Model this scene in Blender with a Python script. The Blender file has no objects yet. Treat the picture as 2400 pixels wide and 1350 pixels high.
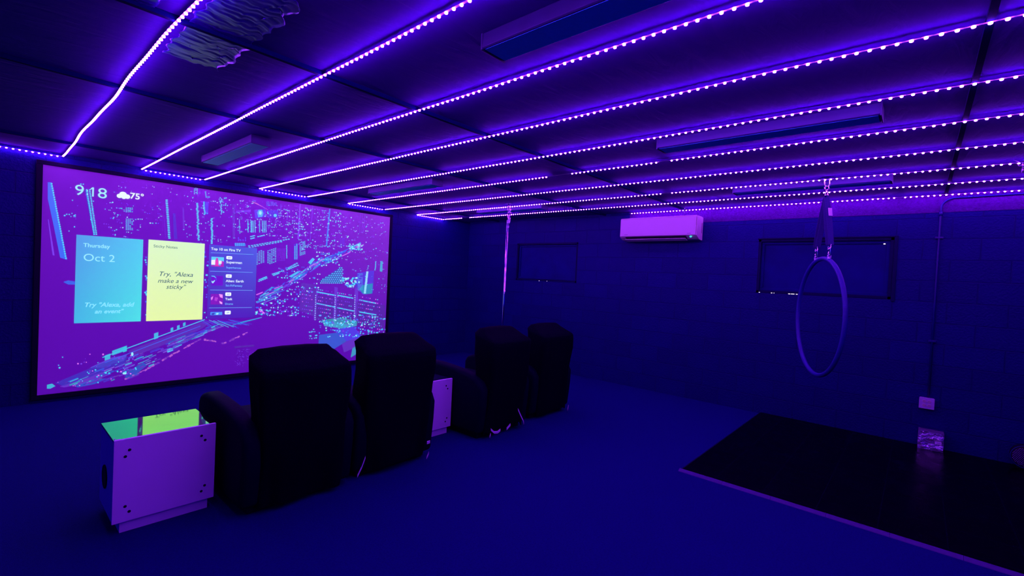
import bpy, bmesh, math, random
from mathutils import Vector, Matrix, noise
random.seed(7)
C = bpy.context.scene.collection
sc = bpy.context.scene
PI = math.pi

# ------------------------------------------------------------------ camera, world, exposure
F_PX, CAM_H = 1091.37, 1.4536
CR = Vector((0.65799, -0.75143, 0.04868)); CW = Vector((0.75255, 0.65818, -0.02168))
CR = (CR - CW * CR.dot(CW)).normalized(); CU = CR.cross(CW).normalized()
cam_d = bpy.data.cameras.new('camera'); cam = bpy.data.objects.new('camera', cam_d); C.objects.link(cam)
cam_d.sensor_width = 36; cam_d.lens = 36 * F_PX / 2400; cam_d.clip_start = .02
M3 = Matrix((CR, CU, -CW)).transposed()
cam.matrix_world = Matrix.Translation((0, 0, CAM_H)) @ M3.to_4x4()
sc.camera = cam
w = bpy.data.worlds.new('world'); sc.world = w; w.use_nodes = True
WB = w.node_tree.nodes['Background']; WB.inputs[0].default_value = (.004, .004, 1, 1); WB.inputs[1].default_value = .45  # deep-blue fill light added, entering through the room's open sides
sc.view_settings.view_transform = 'Standard'; sc.view_settings.look = 'None'
sc.view_settings.exposure = 0; sc.view_settings.gamma = 1; sc.view_settings.use_curve_mapping = False
LED_POWER = 255

YS, XF, ZC, ZL = 6.46, 6.093, 2.464, 2.44     # screen wall, block wall, ceiling, light strips

# ------------------------------------------------------------------ materials
def lin(c):
    return tuple(((v / 255) / 12.92 if v / 255 <= .04045 else ((v / 255 + .055) / 1.055) ** 2.4) for v in c)
def mat(name, col, rough=.6, metal=0, emis=None, es=0, nscale=None, namt=.25, bump=0, bscale=40, spec=.5, coat=0):
    m = bpy.data.materials.new(name); m.use_nodes = True; nt = m.node_tree; b = nt.nodes['Principled BSDF']
    b.inputs['Base Color'].default_value = (*col, 1); b.inputs['Roughness'].default_value = rough
    b.inputs['Metallic'].default_value = metal; b.inputs['Specular IOR Level'].default_value = spec
    b.inputs['Coat Weight'].default_value = coat
    if emis: b.inputs['Emission Color'].default_value = (*emis, 1); b.inputs['Emission Strength'].default_value = es
    tc = nt.nodes.new('ShaderNodeTexCoord')
    if nscale:
        n = nt.nodes.new('ShaderNodeTexNoise'); n.inputs['Scale'].default_value = nscale; n.inputs['Detail'].default_value = 6
        nt.links.new(tc.outputs['Object'], n.inputs['Vector'])
        mx = nt.nodes.new('ShaderNodeMix'); mx.data_type = 'RGBA'
        mx.inputs[6].default_value = (*[c * (1 - namt) for c in col], 1); mx.inputs[7].default_value = (*[min(1, c * (1 + namt)) for c in col], 1)
        nt.links.new(n.outputs['Fac'], mx.inputs[0]); nt.links.new(mx.outputs[2], b.inputs['Base Color'])
    if bump:
        n2 = nt.nodes.new('ShaderNodeTexNoise'); n2.inputs['Scale'].default_value = bscale; n2.inputs['Detail'].default_value = 5
        nt.links.new(tc.outputs['Object'], n2.inputs['Vector'])
        bp = nt.nodes.new('ShaderNodeBump'); bp.inputs['Strength'].default_value = bump; bp.inputs['Distance'].default_value = .01
        nt.links.new(n2.outputs['Fac'], bp.inputs['Height']); nt.links.new(bp.outputs[0], b.inputs['Normal'])
    return m
MT = {}
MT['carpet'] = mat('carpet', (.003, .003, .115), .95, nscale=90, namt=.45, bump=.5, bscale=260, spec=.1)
MT['black_fabric'] = mat('black_fabric', (.0001, .0001, .0055), .9, nscale=30, bump=.4, bscale=90, spec=.05)
MT['black_vinyl'] = mat('black_vinyl', (.0001, .0001, .012), .7, bump=.15, bscale=60, spec=.06)
MT['frame_black'] = mat('frame_black', (.002, .002, .012), .7, nscale=20, spec=.2)
MT['white_board'] = mat('white_board', (.92, .86, .9), .5, nscale=3, namt=.03)
MT['cabinet_side'] = mat('cabinet_side', (.75, .75, .8), .5, nscale=3, namt=.05)
MT['white_plastic'] = mat('white_plastic', (.6, .6, .42), .4, nscale=4, namt=.02)
MT['dark_gap'] = mat('dark_gap', (.001, .001, .006), .8, nscale=10)
MT['chrome'] = mat('chrome', (.85, .85, .9), .12, 1, nscale=8, namt=.05)
MT['steel'] = mat('steel', (.6, .6, .65), .3, 1, nscale=30, namt=.1)
MT['painted_pipe'] = mat('painted_pipe', (.002, .002, .1), .4, nscale=15, spec=.4)
MT['window_paint'] = mat('window_paint', (.002, .002, .1), .6, spec=.12, nscale=5, namt=.3)
MT['window_frame'] = mat('window_frame', (.001, .001, .035), .6, spec=.12, nscale=12)
MT['hoop_tape'] = mat('hoop_tape', (.01, .01, .2), .5, bump=.2, bscale=150)
MT['webbing'] = mat('webbing', (.01, .008, .11), .8, bump=.4, bscale=200)
MT['strap_white'] = mat('strap_white', (.75, .72, .75), .5, nscale=20)
MT['tape'] = mat('tape', (.25, .22, .3), .5, nscale=20)
MT['fixture'] = mat('fixture', (.01, .006, .06), .6, nscale=12)
MT['diffuser'] = mat('diffuser', (.04, .6, .85), .5, nscale=60, namt=.1, bump=.2, bscale=80)  # cyan light from the screen is tinted into the panel colour
MT['batten'] = mat('batten', (.002, .001, .05), .9, spec=.03, nscale=12)
MT['edge_trim'] = mat('edge_trim', (.045, .01, .14), .5, 0, nscale=40)
MT['outlet'] = mat('outlet', (.5, .5, .55), .4, nscale=30, namt=.15)
MT['foil'] = mat('foil', (.75, .7, .8), .25, .8, nscale=25, namt=.5, bump=1, bscale=45)
MT['label_white'] = mat('label_white', (.9, .9, .9), .5, nscale=30, namt=.1)
MT['mesh_metal'] = mat('mesh_metal', (.2, .16, .4), .5, .2, nscale=30)
MT['led'] = mat('led', (.8, .8, .8), .5, emis=(.29, .026, 1), es=LED_POWER)
MT['pilot'] = mat('pilot', (.1, .6, .5), .5, emis=(.05, 1, .75), es=1.2)
MT['daylight'] = mat('daylight', (.8, .8, .7), .5, emis=(1, .9, .75), es=2.5)
# glass table top: tinted mirror
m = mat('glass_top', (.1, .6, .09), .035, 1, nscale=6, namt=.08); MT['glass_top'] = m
MT['glass_dark'] = mat('glass_dark', (.015, .02, .05), .05, .0, nscale=6, spec=.9)

MT['band'] = mat('wall_glow_band', (.07, .004, .13), .85, nscale=50, namt=.5, bump=.8, bscale=70, spec=.1)  # light strip's purple glow painted into the wall-top colour
def brick(name, axis):
    m = bpy.data.materials.new(name); m.use_nodes = True; nt = m.node_tree; b = nt.nodes['Principled BSDF']
    tc = nt.nodes.new('ShaderNodeTexCoord'); sp = nt.nodes.new('ShaderNodeSeparateXYZ'); cb = nt.nodes.new('ShaderNodeCombineXYZ')
    nt.links.new(tc.outputs['Object'], sp.inputs[0])
    nt.links.new(sp.outputs[axis], cb.inputs[0]); nt.links.new(sp.outputs[2], cb.inputs[1])
    mp = nt.nodes.new('ShaderNodeMapping'); mp.inputs['Location'].default_value = (0.0, .005, 0)
    nt.links.new(cb.outputs[0], mp.inputs[0])
    br = nt.nodes.new('ShaderNodeTexBrick'); nt.links.new(mp.outputs[0], br.inputs['Vector'])
    br.inputs['Scale'].default_value = 1; br.inputs['Brick Width'].default_value = .4064; br.inputs['Row Height'].default_value = .2032
    br.inputs['Mortar Size'].default_value = .006; br.inputs['Mortar Smooth'].default_value = .35; br.inputs['Bias'].default_value = 0
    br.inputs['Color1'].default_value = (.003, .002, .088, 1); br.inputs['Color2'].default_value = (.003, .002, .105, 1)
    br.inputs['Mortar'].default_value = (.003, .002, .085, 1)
    nt.links.new(br.outputs['Color'], b.inputs['Base Color'])
    n = nt.nodes.new('ShaderNodeTexNoise'); n.inputs['Scale'].default_value = 55; n.inputs['Detail'].default_value = 6
    nt.links.new(tc.outputs['Object'], n.inputs['Vector'])
    ad = nt.nodes.new('ShaderNodeMath'); ad.operation = 'MULTIPLY_ADD'; ad.inputs[1].default_value = -1.0
    ml = nt.nodes.new('ShaderNodeMath'); ml.operation = 'MULTIPLY'; ml.inputs[1].default_value = .45
    nt.links.new(n.outputs['Fac'], ml.inputs[0]); nt.links.new(br.outputs['Fac'], ad.inputs[0]); nt.links.new(ml.outputs[0], ad.inputs[2])
    bp = nt.nodes.new('ShaderNodeBump'); bp.inputs['Strength'].default_value = 1; bp.inputs['Distance'].default_value = .012
    nt.links.new(ad.outputs[0], bp.inputs['Height']); nt.links.new(bp.outputs[0], b.inputs['Normal'])
    b.inputs['Roughness'].default_value = .55; b.inputs['Specular IOR Level'].default_value = .12
    return m
MT['block_y'] = brick('painted_block_side', 1); MT['block_x'] = brick('painted_block_screen', 0)

def foil_ceiling():
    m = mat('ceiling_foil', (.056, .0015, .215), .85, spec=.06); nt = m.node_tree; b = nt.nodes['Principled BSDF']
    tc = nt.nodes.new('ShaderNodeTexCoord'); mp = nt.nodes.new('ShaderNodeMapping'); mp.inputs['Scale'].default_value = (1.2, 5, 1)
    nt.links.new(tc.outputs['Object'], mp.inputs[0])
    n = nt.nodes.new('ShaderNodeTexNoise'); n.inputs['Scale'].default_value = 3.2; n.inputs['Detail'].default_value = 5; n.inputs['Distortion'].default_value = 1.1
    nt.links.new(mp.outputs[0], n.inputs['Vector'])
    bp = nt.nodes.new('ShaderNodeBump'); bp.inputs['Strength'].default_value = .3; bp.inputs['Distance'].default_value = .02
    nt.links.new(n.outputs['Fac'], bp.inputs['Height']); nt.links.new(bp.outputs[0], b.inputs['Normal'])
    return m
MT['ceiling'] = foil_ceiling()

def dance_mat():
    m = mat('dance_tile', (.0005, .0005, .002), .1, spec=.12); nt = m.node_tree; b = nt.nodes['Principled BSDF']
    tc = nt.nodes.new('ShaderNodeTexCoord'); br = nt.nodes.new('ShaderNodeTexBrick')
    mp = nt.nodes.new('ShaderNodeMapping'); mp.inputs['Location'].default_value = (-3.637, -1.356 + .0, 0)
    nt.links.new(tc.outputs['Object'], mp.inputs[0]); nt.links.new(mp.outputs[0], br.inputs['Vector'])
    br.offset = 0; br.inputs['Scale'].default_value = 1; br.inputs['Brick Width'].default_value = .3235; br.inputs['Row Height'].default_value = .3235
    br.inputs['Mortar Size'].default_value = .0025; br.inputs['Mortar Smooth'].default_value = 0
    br.inputs['Color1'].default_value = (.0004, .0004, .0015, 1); br.inputs['Color2'].default_value = (.0006, .0005, .002, 1); br.inputs['Mortar'].default_value = (.002, .0015, .009, 1)
    nt.links.new(br.outputs['Color'], b.inputs['Base Color'])
    n = nt.nodes.new('ShaderNodeTexNoise'); n.inputs['Scale'].default_value = 7; n.inputs['Detail'].default_value = 4
    nt.links.new(tc.outputs['Object'], n.inputs['Vector'])
    mr = nt.nodes.new('ShaderNodeMapRange'); mr.inputs['To Min'].default_value = .16; mr.inputs['To Max'].default_value = .38
    nt.links.new(n.outputs['Fac'], mr.inputs[0]); nt.links.new(mr.outputs[0], b.inputs['Roughness'])
    b.inputs['IOR'].default_value = 1.13; b.inputs['Specular IOR Level'].default_value = .5
    return m
MT['dance'] = dance_mat()

def picture_mat():                               # projection on the white screen: reflects room light and carries the picture
    m = bpy.data.materials.new('projected_picture'); m.use_nodes = True; nt = m.node_tree; b = nt.nodes['Principled BSDF']
    b.inputs['Base Color'].default_value = (.2, .2, .2, 1); b.inputs['Roughness'].default_value = .9; b.inputs['Specular IOR Level'].default_value = .1
    a = nt.nodes.new('ShaderNodeAttribute'); a.attribute_name = 'glow'
    nt.links.new(a.outputs['Color'], b.inputs['Emission Color']); b.inputs['Emission Strength'].default_value = 1
    return m
MT['picture'] = picture_mat()
def proj_mat(name, rgb, base=.2):
    return mat(name, (base, base, base), .9, emis=lin(rgb), es=1, spec=.1, nscale=5, namt=.02)

# ------------------------------------------------------------------ mesh helpers
def obj(name, bm, m, parent=None, smooth=False, bevel=0, seg=2, loc=None):
    me = bpy.data.meshes.new(name)
    bmesh.ops.recalc_face_normals(bm, faces=bm.faces)
    bm.to_mesh(me); bm.free()
    if smooth:
        for p in me.polygons: p.use_smooth = True
    me.materials.append(MT[m] if isinstance(m, str) else m)
    o = bpy.data.objects.new(name, me); C.objects.link(o)
    if parent: o.parent = parent
    if loc: o.location = loc
    if bevel:
        b = o.modifiers.new('bevel', 'BEVEL'); b.width = bevel; b.segments = seg; b.limit_method = 'ANGLE'; b.angle_limit = .6
    return o
def thing(name, label, cat, loc=(0, 0, 0), rz=0, group=None):
    o = bpy.data.objects.new(name, None); C.objects.link(o); o.empty_display_size = .1
    o.location = loc; o.rotation_euler = (0, 0, rz)
    return tag(o, label, cat, group)
def tag(o, label, cat, group=None):
    o['label'] = label; o['category'] = cat
    if group: o['group'] = group
    return o
def struct(o): o['kind'] = 'structure'; return o
def box(bm, x0, x1, y0, y1, z0, z1):
    v = [bm.verts.new((x, y, z)) for x in (x0, x1) for y in (y0, y1) for z in (z0, z1)]
    for f in ((0, 1, 3, 2), (4, 6, 7, 5), (0, 4, 5, 1), (2, 3, 7, 6), (0, 2, 6, 4), (1, 5, 7, 3)): bm.faces.new([v[i] for i in f])
    return bm
def nb(): return bmesh.new()
def B(*a): return box(nb(), *a)
def tube(bm, pts, r, n=12, closed=False, caps=True):
    pts = [Vector(p) for p in pts]; N = len(pts); rings = []
    rr = r if isinstance(r, (list, tuple)) else [r] * N
    ref = None
    for i, p in enumerate(pts):
        a = pts[(i - 1) % N] if (closed or i > 0) else p; b = pts[(i + 1) % N] if (closed or i < N - 1) else p
        t = (b - a).normalized()
        if ref is None:
            ref = Vector((0, 0, 1)) if abs(t.z) < .9 else Vector((1, 0, 0))
        u = (ref - t * ref.dot(t)).normalized(); v = t.cross(u); ref = u
        rings.append([bm.verts.new(p + (u * math.cos(k * 2 * PI / n) + v * math.sin(k * 2 * PI / n)) * rr[i]) for k in range(n)])
    for i in range(N if closed else N - 1):
        A, Bq = rings[i], rings[(i + 1) % N]
        for k in range(n): bm.faces.new((A[k], A[(k + 1) % n], Bq[(k + 1) % n], Bq[k]))
    if not closed and caps: bm.faces.new(rings[0][::-1]); bm.faces.new(rings[-1])
    return bm
def prism(bm, prof, a0, a1, axis='y'):           # extrude a 2D outline along an axis
    def P(u, v, a): return (a, u, v) if axis == 'x' else ((u, a, v) if axis == 'y' else (u, v, a))
    r0 = [bm.verts.new(P(u, v, a0)) for u, v in prof]; r1 = [bm.verts.new(P(u, v, a1)) for u, v in prof]
    n = len(prof)
    for i in range(n): bm.faces.new((r0[i], r0[(i + 1) % n], r1[(i + 1) % n], r1[i]))
    bm.faces.new(r0[::-1]); bm.faces.new(r1)
    return bm
def copy_tree(o, parent=None):
    c = o.copy(); C.objects.link(c)
    if parent: c.parent = parent
    for ch in [k for k in bpy.data.objects if k.parent == o]: copy_tree(ch, c)
    return c

# ------------------------------------------------------------------ the room
Y0, X0 = -3.8, -3.2
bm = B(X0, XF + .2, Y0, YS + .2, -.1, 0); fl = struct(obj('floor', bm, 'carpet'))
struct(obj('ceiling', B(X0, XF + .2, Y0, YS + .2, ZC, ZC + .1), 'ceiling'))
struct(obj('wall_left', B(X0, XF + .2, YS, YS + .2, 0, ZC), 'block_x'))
# block wall with two real window openings
W1 = (4.01, 5.255, 1.425, 2.055); W2 = (.218, 1.468, 1.422, 2.053)
bm = nb()
ys = [Y0, W2[0], W2[1], W1[0], W1[1], YS]; 
box(bm, XF, XF + .2, Y0, YS, 0, 1.423); box(bm, XF, XF + .2, Y0, YS, 2.054, ZC)
box(bm, XF, XF + .2, Y0, W2[0], 1.423, 2.054); box(bm, XF, XF + .2, W2[1], W1[0], 1.423, 2.054); box(bm, XF, XF + .2, W1[1], YS, 1.423, 2.054)
struct(obj('wall_right', bm, 'block_y'))
struct(obj('trim_7', B(XF - .004, XF, Y0, 3.16, 2.285, ZC), 'band'))  # thin band added to carry the strip's glow along the wall top
for wi, W in ((1, W1), (2, W2)):
    y0, y1, z0, z1 = W
    wd = struct(obj('window_%d' % wi, B(XF + .05, XF + .075, y0 + .055, y1 - .055, z0 + .05, z1 - .05), 'window_paint'))
    f = nb()
    for (a, b, c, d) in ((y0, y1, z0, z0 + .03), (y0, y1, z1 - .03, z1), (y0, y0 + .03, z0, z1), (y1 - .03, y1, z0, z1)): box(f, XF + .0, XF + .09, a, b, c, d)
    if wi == 2:                                  # flat surround standing proud of the blocks
        for (a, b, c, d) in ((y0 - .01, y1 + .01, z1, z1 + .015), (y0 - .03, y0, z0 - .02, z1 + .015)): box(f, XF - .012, XF, a, b, c, d)
    obj('window_frame', f, 'window_frame', wd, bevel=.003)
    f = nb()
    for (a, b, c, d) in ((y0 + .03, y1 - .03, z0 + .03, z0 + .06), (y0 + .03, y1 - .03, z1 - .06, z1 - .03), (y0 + .03, y0 + .06, z0 + .06, z1 - .06), (y1 - .06, y1 - .03, z0 + .06, z1 - .06)): box(f, XF + .03, XF + .07, a, b, c, d)
    obj('sash', f, 'window_paint', wd, bevel=.003)
    gaps = [(4.74, .012), (4.58, .007)] if wi == 1 else [(1.43, .012), (1.30, .014), (1.275, .006), (1.12, .02), (1.085, .035), (1.045, .016), (1.0, .006)]
    for gy, gw in gaps:
        obj('light_gap', B(XF - .002, XF + .002, gy - gw / 2, gy + gw / 2, z0 + .001, z0 + .006), 'daylight', wd)
    if wi == 2: obj('light_gap', B(XF + .025, XF + .029, .29, .305, z1 - .068, z1 - .06), 'daylight', wd)

# battens across the ceiling
for i, y in enumerate((5.72, 3.56, 2.36, -.14, -1.5, -2.8)):
    struct(obj('trim_%d' % (i + 1), B(X0, XF, y - .012, y + .012, ZL + .0016, ZC), 'batten'))

# ------------------------------------------------------------------ light strips
def led_bm():
    bm = nb(); r = .0069; rings = []
    for (z, q) in ((.0034, .8), (0, 1), (-.0036, .85)):
        rings.append([bm.verts.new((r * q * math.cos(k * PI / 4), r * q * math.sin(k * PI / 4), z)) for k in range(8)])
    t = bm.verts.new((0, 0, -.0062))
    for a, b in zip(rings, rings[1:]):
        for k in range(8): bm.faces.new((a[k], a[(k + 1) % 8], b[(k + 1) % 8], b[k]))
    for k in range(8): bm.faces.new((rings[-1][k], rings[-1][(k + 1) % 8], t))
    return bm
proto_mesh = None
def strip(label, p0, p1, gaps=(), near_first=True, wob=0, maxn=100, group=None, mn=-9):
    """p0 (at the screen end) to p1; gaps: (from, to) distances along it without lamps"""
    global proto_mesh
    p0 = Vector(p0); p1 = Vector(p1); d = p1 - p0; L = d.length; d.normalize(); side = Vector((-d.y, d.x, 0))
    t = thing('led_strip', label, 'light strip', p0, 0, group)
    def wv(s): return side * (wob * (math.sin(s * 3.1) + .5 * math.sin(s * 7.3 + 1))) + Vector((0, 0, -abs(wob) * .8 * math.sin(s * 3.7) ** 2))
    bm = nb(); n = max(2, int(L / .08)); pv = None
    for i in range(n + 1):
        s = L * i / n; c = d * s + wv(s)
        q = [bm.verts.new(c + side * a + Vector((0, 0, z))) for a, z in ((-.005, .0), (.005, .0), (.005, .0015), (-.005, .0015))]
        if pv:
            for k in range(4): bm.faces.new((pv[k], pv[(k + 1) % 4], q[(k + 1) % 4], q[k]))
        else: bm.faces.new(q)
        pv = q
    bm.faces.new(pv[::-1])
    obj('tape', bm, 'tape', t)
    ss = []; s = .0425
    while s < L - .01:
        if not any(a < s < b for a, b in gaps): ss.append(s)
        s += .0425
    vis = [s for s in ss if cam_sees(p0 + d * s)]
    vis.sort(key=lambda s: (p0 + d * s - cam.location).length)
    single = set(vis[:maxn])
    if proto_mesh is None:
        o = obj('led', led_bm(), 'led', t); proto_mesh = o.data; bpy.data.objects.remove(o)
    rest = nb()
    for s in ss:
        c = d * s + wv(s) + Vector((0, 0, -.0035))
        if s in single:
            o = bpy.data.objects.new('led', proto_mesh); C.objects.link(o); o.parent = t; o.location = c
        else:
            n0 = len(rest.verts); rest.from_mesh(proto_mesh); rest.verts.ensure_lookup_table()
            for v in rest.verts[n0:]: v.co += c
    if len(rest.verts):
        o = obj('leds', rest, 'led', t); o['kind'] = 'stuff'
    else: rest.free()
    return t
def cam_sees(p):
    v = p - cam.location; z = v.dot(CW)
    if z < .05: return False
    x = 1200 + F_PX * v.dot(CR) / z; y = 675 - F_PX * v.dot(CU) / z
    return -5 < x < 2405 and -5 < y < 1355
YE = -1.35
SX = [.517, 1.138, 1.731, 2.338, 2.963, 3.567, 4.201, 4.82, 5.43]
GR = 'purple light strips running along the ceiling'
LB = ['purple light strip nearest the left, wavy, ending above the clock side of the screen',
      'second long purple ceiling strip from the left, left of the cyan-lit ceiling fixture',
      'third long purple ceiling strip from the left, just right of the cyan-lit ceiling fixture',
      'fourth long purple ceiling strip from the left, starting over the screen\'s middle',
      'fifth long purple ceiling strip from the left, sixth from the right',
      'purple ceiling strip with a wide unlit break halfway, sixth from the left',
      'seventh long purple ceiling strip from the left, unbroken, ending near the screen\'s right end',
      'eighth purple ceiling strip from the left, passing at the aerial hoop\'s hook',
      'ninth purple ceiling strip, beginning right of the screen with a short unlit break']
GAPS = {5: [(YS - 2.74, YS - 2.50), (YS - 1.62, YS - 1.56)], 7: [(YS - 2.125, YS - 2.065)], 8: [(YS - 5.95, YS - 5.8)]}
for i, x in enumerate(SX):
    strip(LB[i], (x, YS - .012, ZL), (x, YE, ZL), GAPS.get(i, ()), wob=.006 if i == 0 else .0012, group=GR)
strip('purple light strip along the top of the block wall, above the air conditioner', (6.002, 3.13, ZL), (6.002, YE, ZL), [(3.13 - .24, 3.13 - .19)], group=GR)
GW = 'short light strips along the top of the screen wall'
for a, b, l in ((-1.6, .517, 'short strip of lamps on the wall left of the screen\'s top left corner'),
                (1.138, 1.731, 'short strip of lamps above the screen between the second and third ceiling strips'),
                (2.338, 2.963, 'short strip of lamps above the screen between the fourth and fifth ceiling strips'),
                (3.567, 4.201, 'short strip of lamps above the screen\'s right end'),
                (4.82, 5.43, 'short strip of lamps on the wall right of the screen, near the corner')):
    strip(l, (a, YS - .02, ZL - .004), (b, YS - .02, ZL - .004), group=GW)

# ------------------------------------------------------------------ projection screen
def at(px, py, Y=YS - .02):                      # a point of the picture, in metres on the screen plane
    d = CW + CR * ((px - 1200) / F_PX) - CU * ((py - 675) / F_PX)
    k = Y / d.y; return d.x * k, CAM_H + d.z * k
SL, SR, SB, ST = .385, 4.315, .078, 2.33
ps = thing('projection_screen', 'huge framed projection screen showing a purple city picture with time and cards', 'projection screen', (SL, YS, SB))
ox, oy, oz = SL, YS, SB
f = nb()
for a in ((SL - .045, SR + .045, ST, ST + .04), (SL - .045, SR + .045, SB - .045, SB), (SL - .045, SL, SB, ST), (SR, SR + .045, SB, ST)):
    box(f, a[0] - ox, a[1] - ox, -.035, -.002, a[2] - oz, a[3] - oz)
obj('frame', f, 'frame_black', ps, bevel=.004)
YP = -.022
def quad(bm, lay, pts, col, y, k=1.):
    vs = [bm.verts.new((x - ox, y, z - oz)) for x, z in pts]
    fc = bm.faces.new(vs); c = lin(col)
    for l in fc.loops: l[lay] = (c[0] * k, c[1] * k, c[2] * k, 1)
    return fc
def glow_mesh(): bm = nb(); return bm, bm.loops.layers.float_color.new('glow')
# the white surface with the sky-purple base of the picture, as a fine grid so its tone can drift like the picture's
bm, ly = glow_mesh(); NX, NZ = 24, 14
gv = [[bm.verts.new((SL + (SR - SL) * i / NX - ox, -.018, SB + (ST - SB) * j / NZ - oz)) for i in range(NX + 1)] for j in range(NZ + 1)]
for j in range(NZ):
    for i in range(NX):
        fc = bm.faces.new((gv[j][i], gv[j][i + 1], gv[j + 1][i + 1], gv[j + 1][i]))
        for l in fc.loops:
            u = (l.vert.co.x) / (SR - SL); v = l.vert.co.z / (ST - SB)
            hz = max(0, u - .55) * 1.6 * max(0, v - .15)
            l[ly] = (.07 + .10 * hz + .02 * v, .001 + .03 * hz, .30 + .10 * hz, 1)
obj('screen_surface', bm, 'picture', ps)

# city lights and streets of the picture
bm, ly = glow_mesh(); CY = -.0195
CYAN = (60, 205, 235); BLUE = (35, 110, 235); PALE = (150, 235, 245); PINK = (215, 110, 235); FAINT = (70, 60, 220); VIO = (110, 60, 215)
def P4(a, b, c, d, col, k=1., y=CY): quad(bm, ly, [at(*a), at(*b), at(*c), at(*d)], col, y, k)
def poly(pts, col, k=1., y=CY): quad(bm, ly, [at(*p) for p in pts], col, y, k)
def dot(x, y, w_, h_, col, k=1., yy=CY - .0006):
    a = w_ / 2; b = h_ / 2
    quad(bm, ly, [at(x - a, y), at(x - a * .6, y - b), at(x + a * .6, y - b), at(x + a, y), at(x + a * .6, y + b), at(x - a * .6, y + b)], col, yy, k)
def col_(x0, y0, x1, y1, n, w_, h_, c, jit=.3, drop=0):
    for i in range(n):
        if random.random() < drop: continue
        t = (i + .5) / n; dot(x0 + (x1 - x0) * t + random.uniform(-jit, jit), y0 + (y1 - y0) * t, w_, h_, c)
def scat(x0, x1, y0, y1, n, s0, s1, cols):
    for i in range(n):
        x = random.uniform(x0, x1); y = random.uniform(y0, y1)
        top = 387 + (x - 95) * .1506 + 6; bot = 922 - (x - 92) * .1068 - 6
        if not (top < y < bot): continue
        s = random.uniform(s0, s1); dot(x, y, s * random.uniform(1, 1.7), s, random.choice(cols))
        if random.random() < .35: dot(x + s * 2.2, y + .3, s * 1.3, s, random.choice(cols))
def line(x0, y0, x1, y1, wd, c, k=1., y=CY - .0003):
    L = math.hypot(x1 - x0, y1 - y0) or 1; nx, ny = -(y1 - y0) / L * wd / 2, (x1 - x0) / L * wd / 2
    poly([(x0 + nx, y0 + ny), (x1 + nx, y1 + ny), (x1 - nx, y1 - ny), (x0 - nx, y0 - ny)], c, k, y)
def grid(x0, y0, x1, y1, nx, ny, w_, h_, c, skew=0, drop=.1):
    for i in range(nx):
        for j in range(ny):
            if random.random() < drop: continue
            x = x0 + (x1 - x0) * (i + .5) / nx; y = y0 + (y1 - y0) * (j + .5) / ny + skew * (x - x0); dot(x, y, w_, h_, c)
poly([(112, 427), (120, 427), (157, 609), (141, 604), (126, 530), (112, 466)], BLUE, .9)
poly([(112, 514), (114, 514), (128, 599), (123, 598)], VIO)
col_(120.5, 428, 155, 608, 34, 4.6, 4, CYAN)
poly([(199, 446), (205, 446), (224, 551), (219, 551)], BLUE, .5)
col_(203, 443, 221, 551, 27, 4.4, 3, CYAN); col_(210, 443, 226, 551, 27, 4.6, 2.8, CYAN)
col_(390.5, 467, 397, 560, 22, 6.5, 2.8, CYAN); col_(382, 480, 388, 556, 20, 1.3, 1.6, VIO)
col_(462, 475, 465, 564, 26, 5.5, 2.5, CYAN, 1.4); col_(478, 472, 479.5, 504, 10, 4.5, 2.4, CYAN, .8); P4((479, 472), (489, 474), (488, 503), (479, 502), FAINT, .8)
col_(496, 511, 497, 572, 17, 5.5, 2.8, CYAN, 1.0); grid(454, 438, 464, 456, 3, 6, 2.4, 1.8, CYAN)
grid(294, 486, 312, 498, 4, 4, 3.6, 1.5, CYAN); grid(294, 512, 312, 540, 4, 9, 3.8, 1.5, CYAN, drop=.05)
P4((405, 500), (411, 500), (416, 560), (408, 560), FAINT, .5); P4((428, 486), (431, 486), (433, 535), (429, 535), VIO, .6)
P4((258, 452), (259, 452), (261, 470), (260, 470), VIO, .5); P4((545, 478), (551, 478), (551, 560), (545, 560), VIO, .5)
P4((480, 448), (483, 448), (484, 464), (482, 464), CYAN, .5); P4((484, 460), (492, 460), (492, 464), (484, 463), CYAN, .4)
scat(250, 376, 466, 556, 75, 1.4, 2.6, [CYAN, CYAN, VIO, FAINT, PALE]); scat(266, 560, 408, 458, 130, .9, 1.8, [VIO, VIO, PALE, CYAN, VIO])
scat(160, 250, 430, 560, 22, 1.6, 2.8, [CYAN, VIO]); scat(425, 560, 455, 570, 80, 1.2, 2.2, [CYAN, VIO, CYAN, PALE])
scat(150, 178, 500, 510, 7, 2, 3, [CYAN]); scat(340, 345, 600, 745, 16, 2.5, 4, [CYAN, BLUE]); scat(479, 488, 590, 745, 18, 2, 4, [CYAN, BLUE])
poly([(148, 661), (160, 657), (176, 660), (176, 667), (160, 667)], BLUE, .8)
col_(518, 474, 520, 503, 8, 3.4, 2.2, CYAN, 1.5); scat(512, 530, 455, 500, 24, 1.4, 2.4, [CYAN]); col_(561, 514, 562, 548, 14, 2, 1.5, CYAN)
scat(556, 700, 455, 545, 190, 1, 2.3, [CYAN, VIO, PALE, VIO, CYAN]); scat(625, 710, 490, 560, 90, 1, 2.3, [CYAN, VIO, PALE])
scat(700, 800, 484, 586, 190, 1.1, 2.5, [CYAN, PALE, CYAN, VIO]); scat(798, 908, 500, 610, 120, .9, 2.1, [VIO, PALE, CYAN, VIO])
scat(820, 908, 590, 690, 60, .9, 2, [VIO, CYAN])
P4((702, 478), (705, 478), (701, 560), (697, 560), VIO, 1.1); P4((673, 488), (674.5, 488), (673.5, 515), (672, 515), VIO)
col_(733, 480, 727, 562, 40, 2, 1.5, VIO); P4((771.5, 490), (774.5, 490), (767, 577), (763.5, 577), (40, 130, 235), .9)
for x in (845, 850, 855): P4((x, 500), (x + 1, 500), (x - 2, 546), (x - 3, 546), VIO, .8)
P4((657, 478), (660, 478), (659, 510), (656, 510), VIO, .7)
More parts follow.
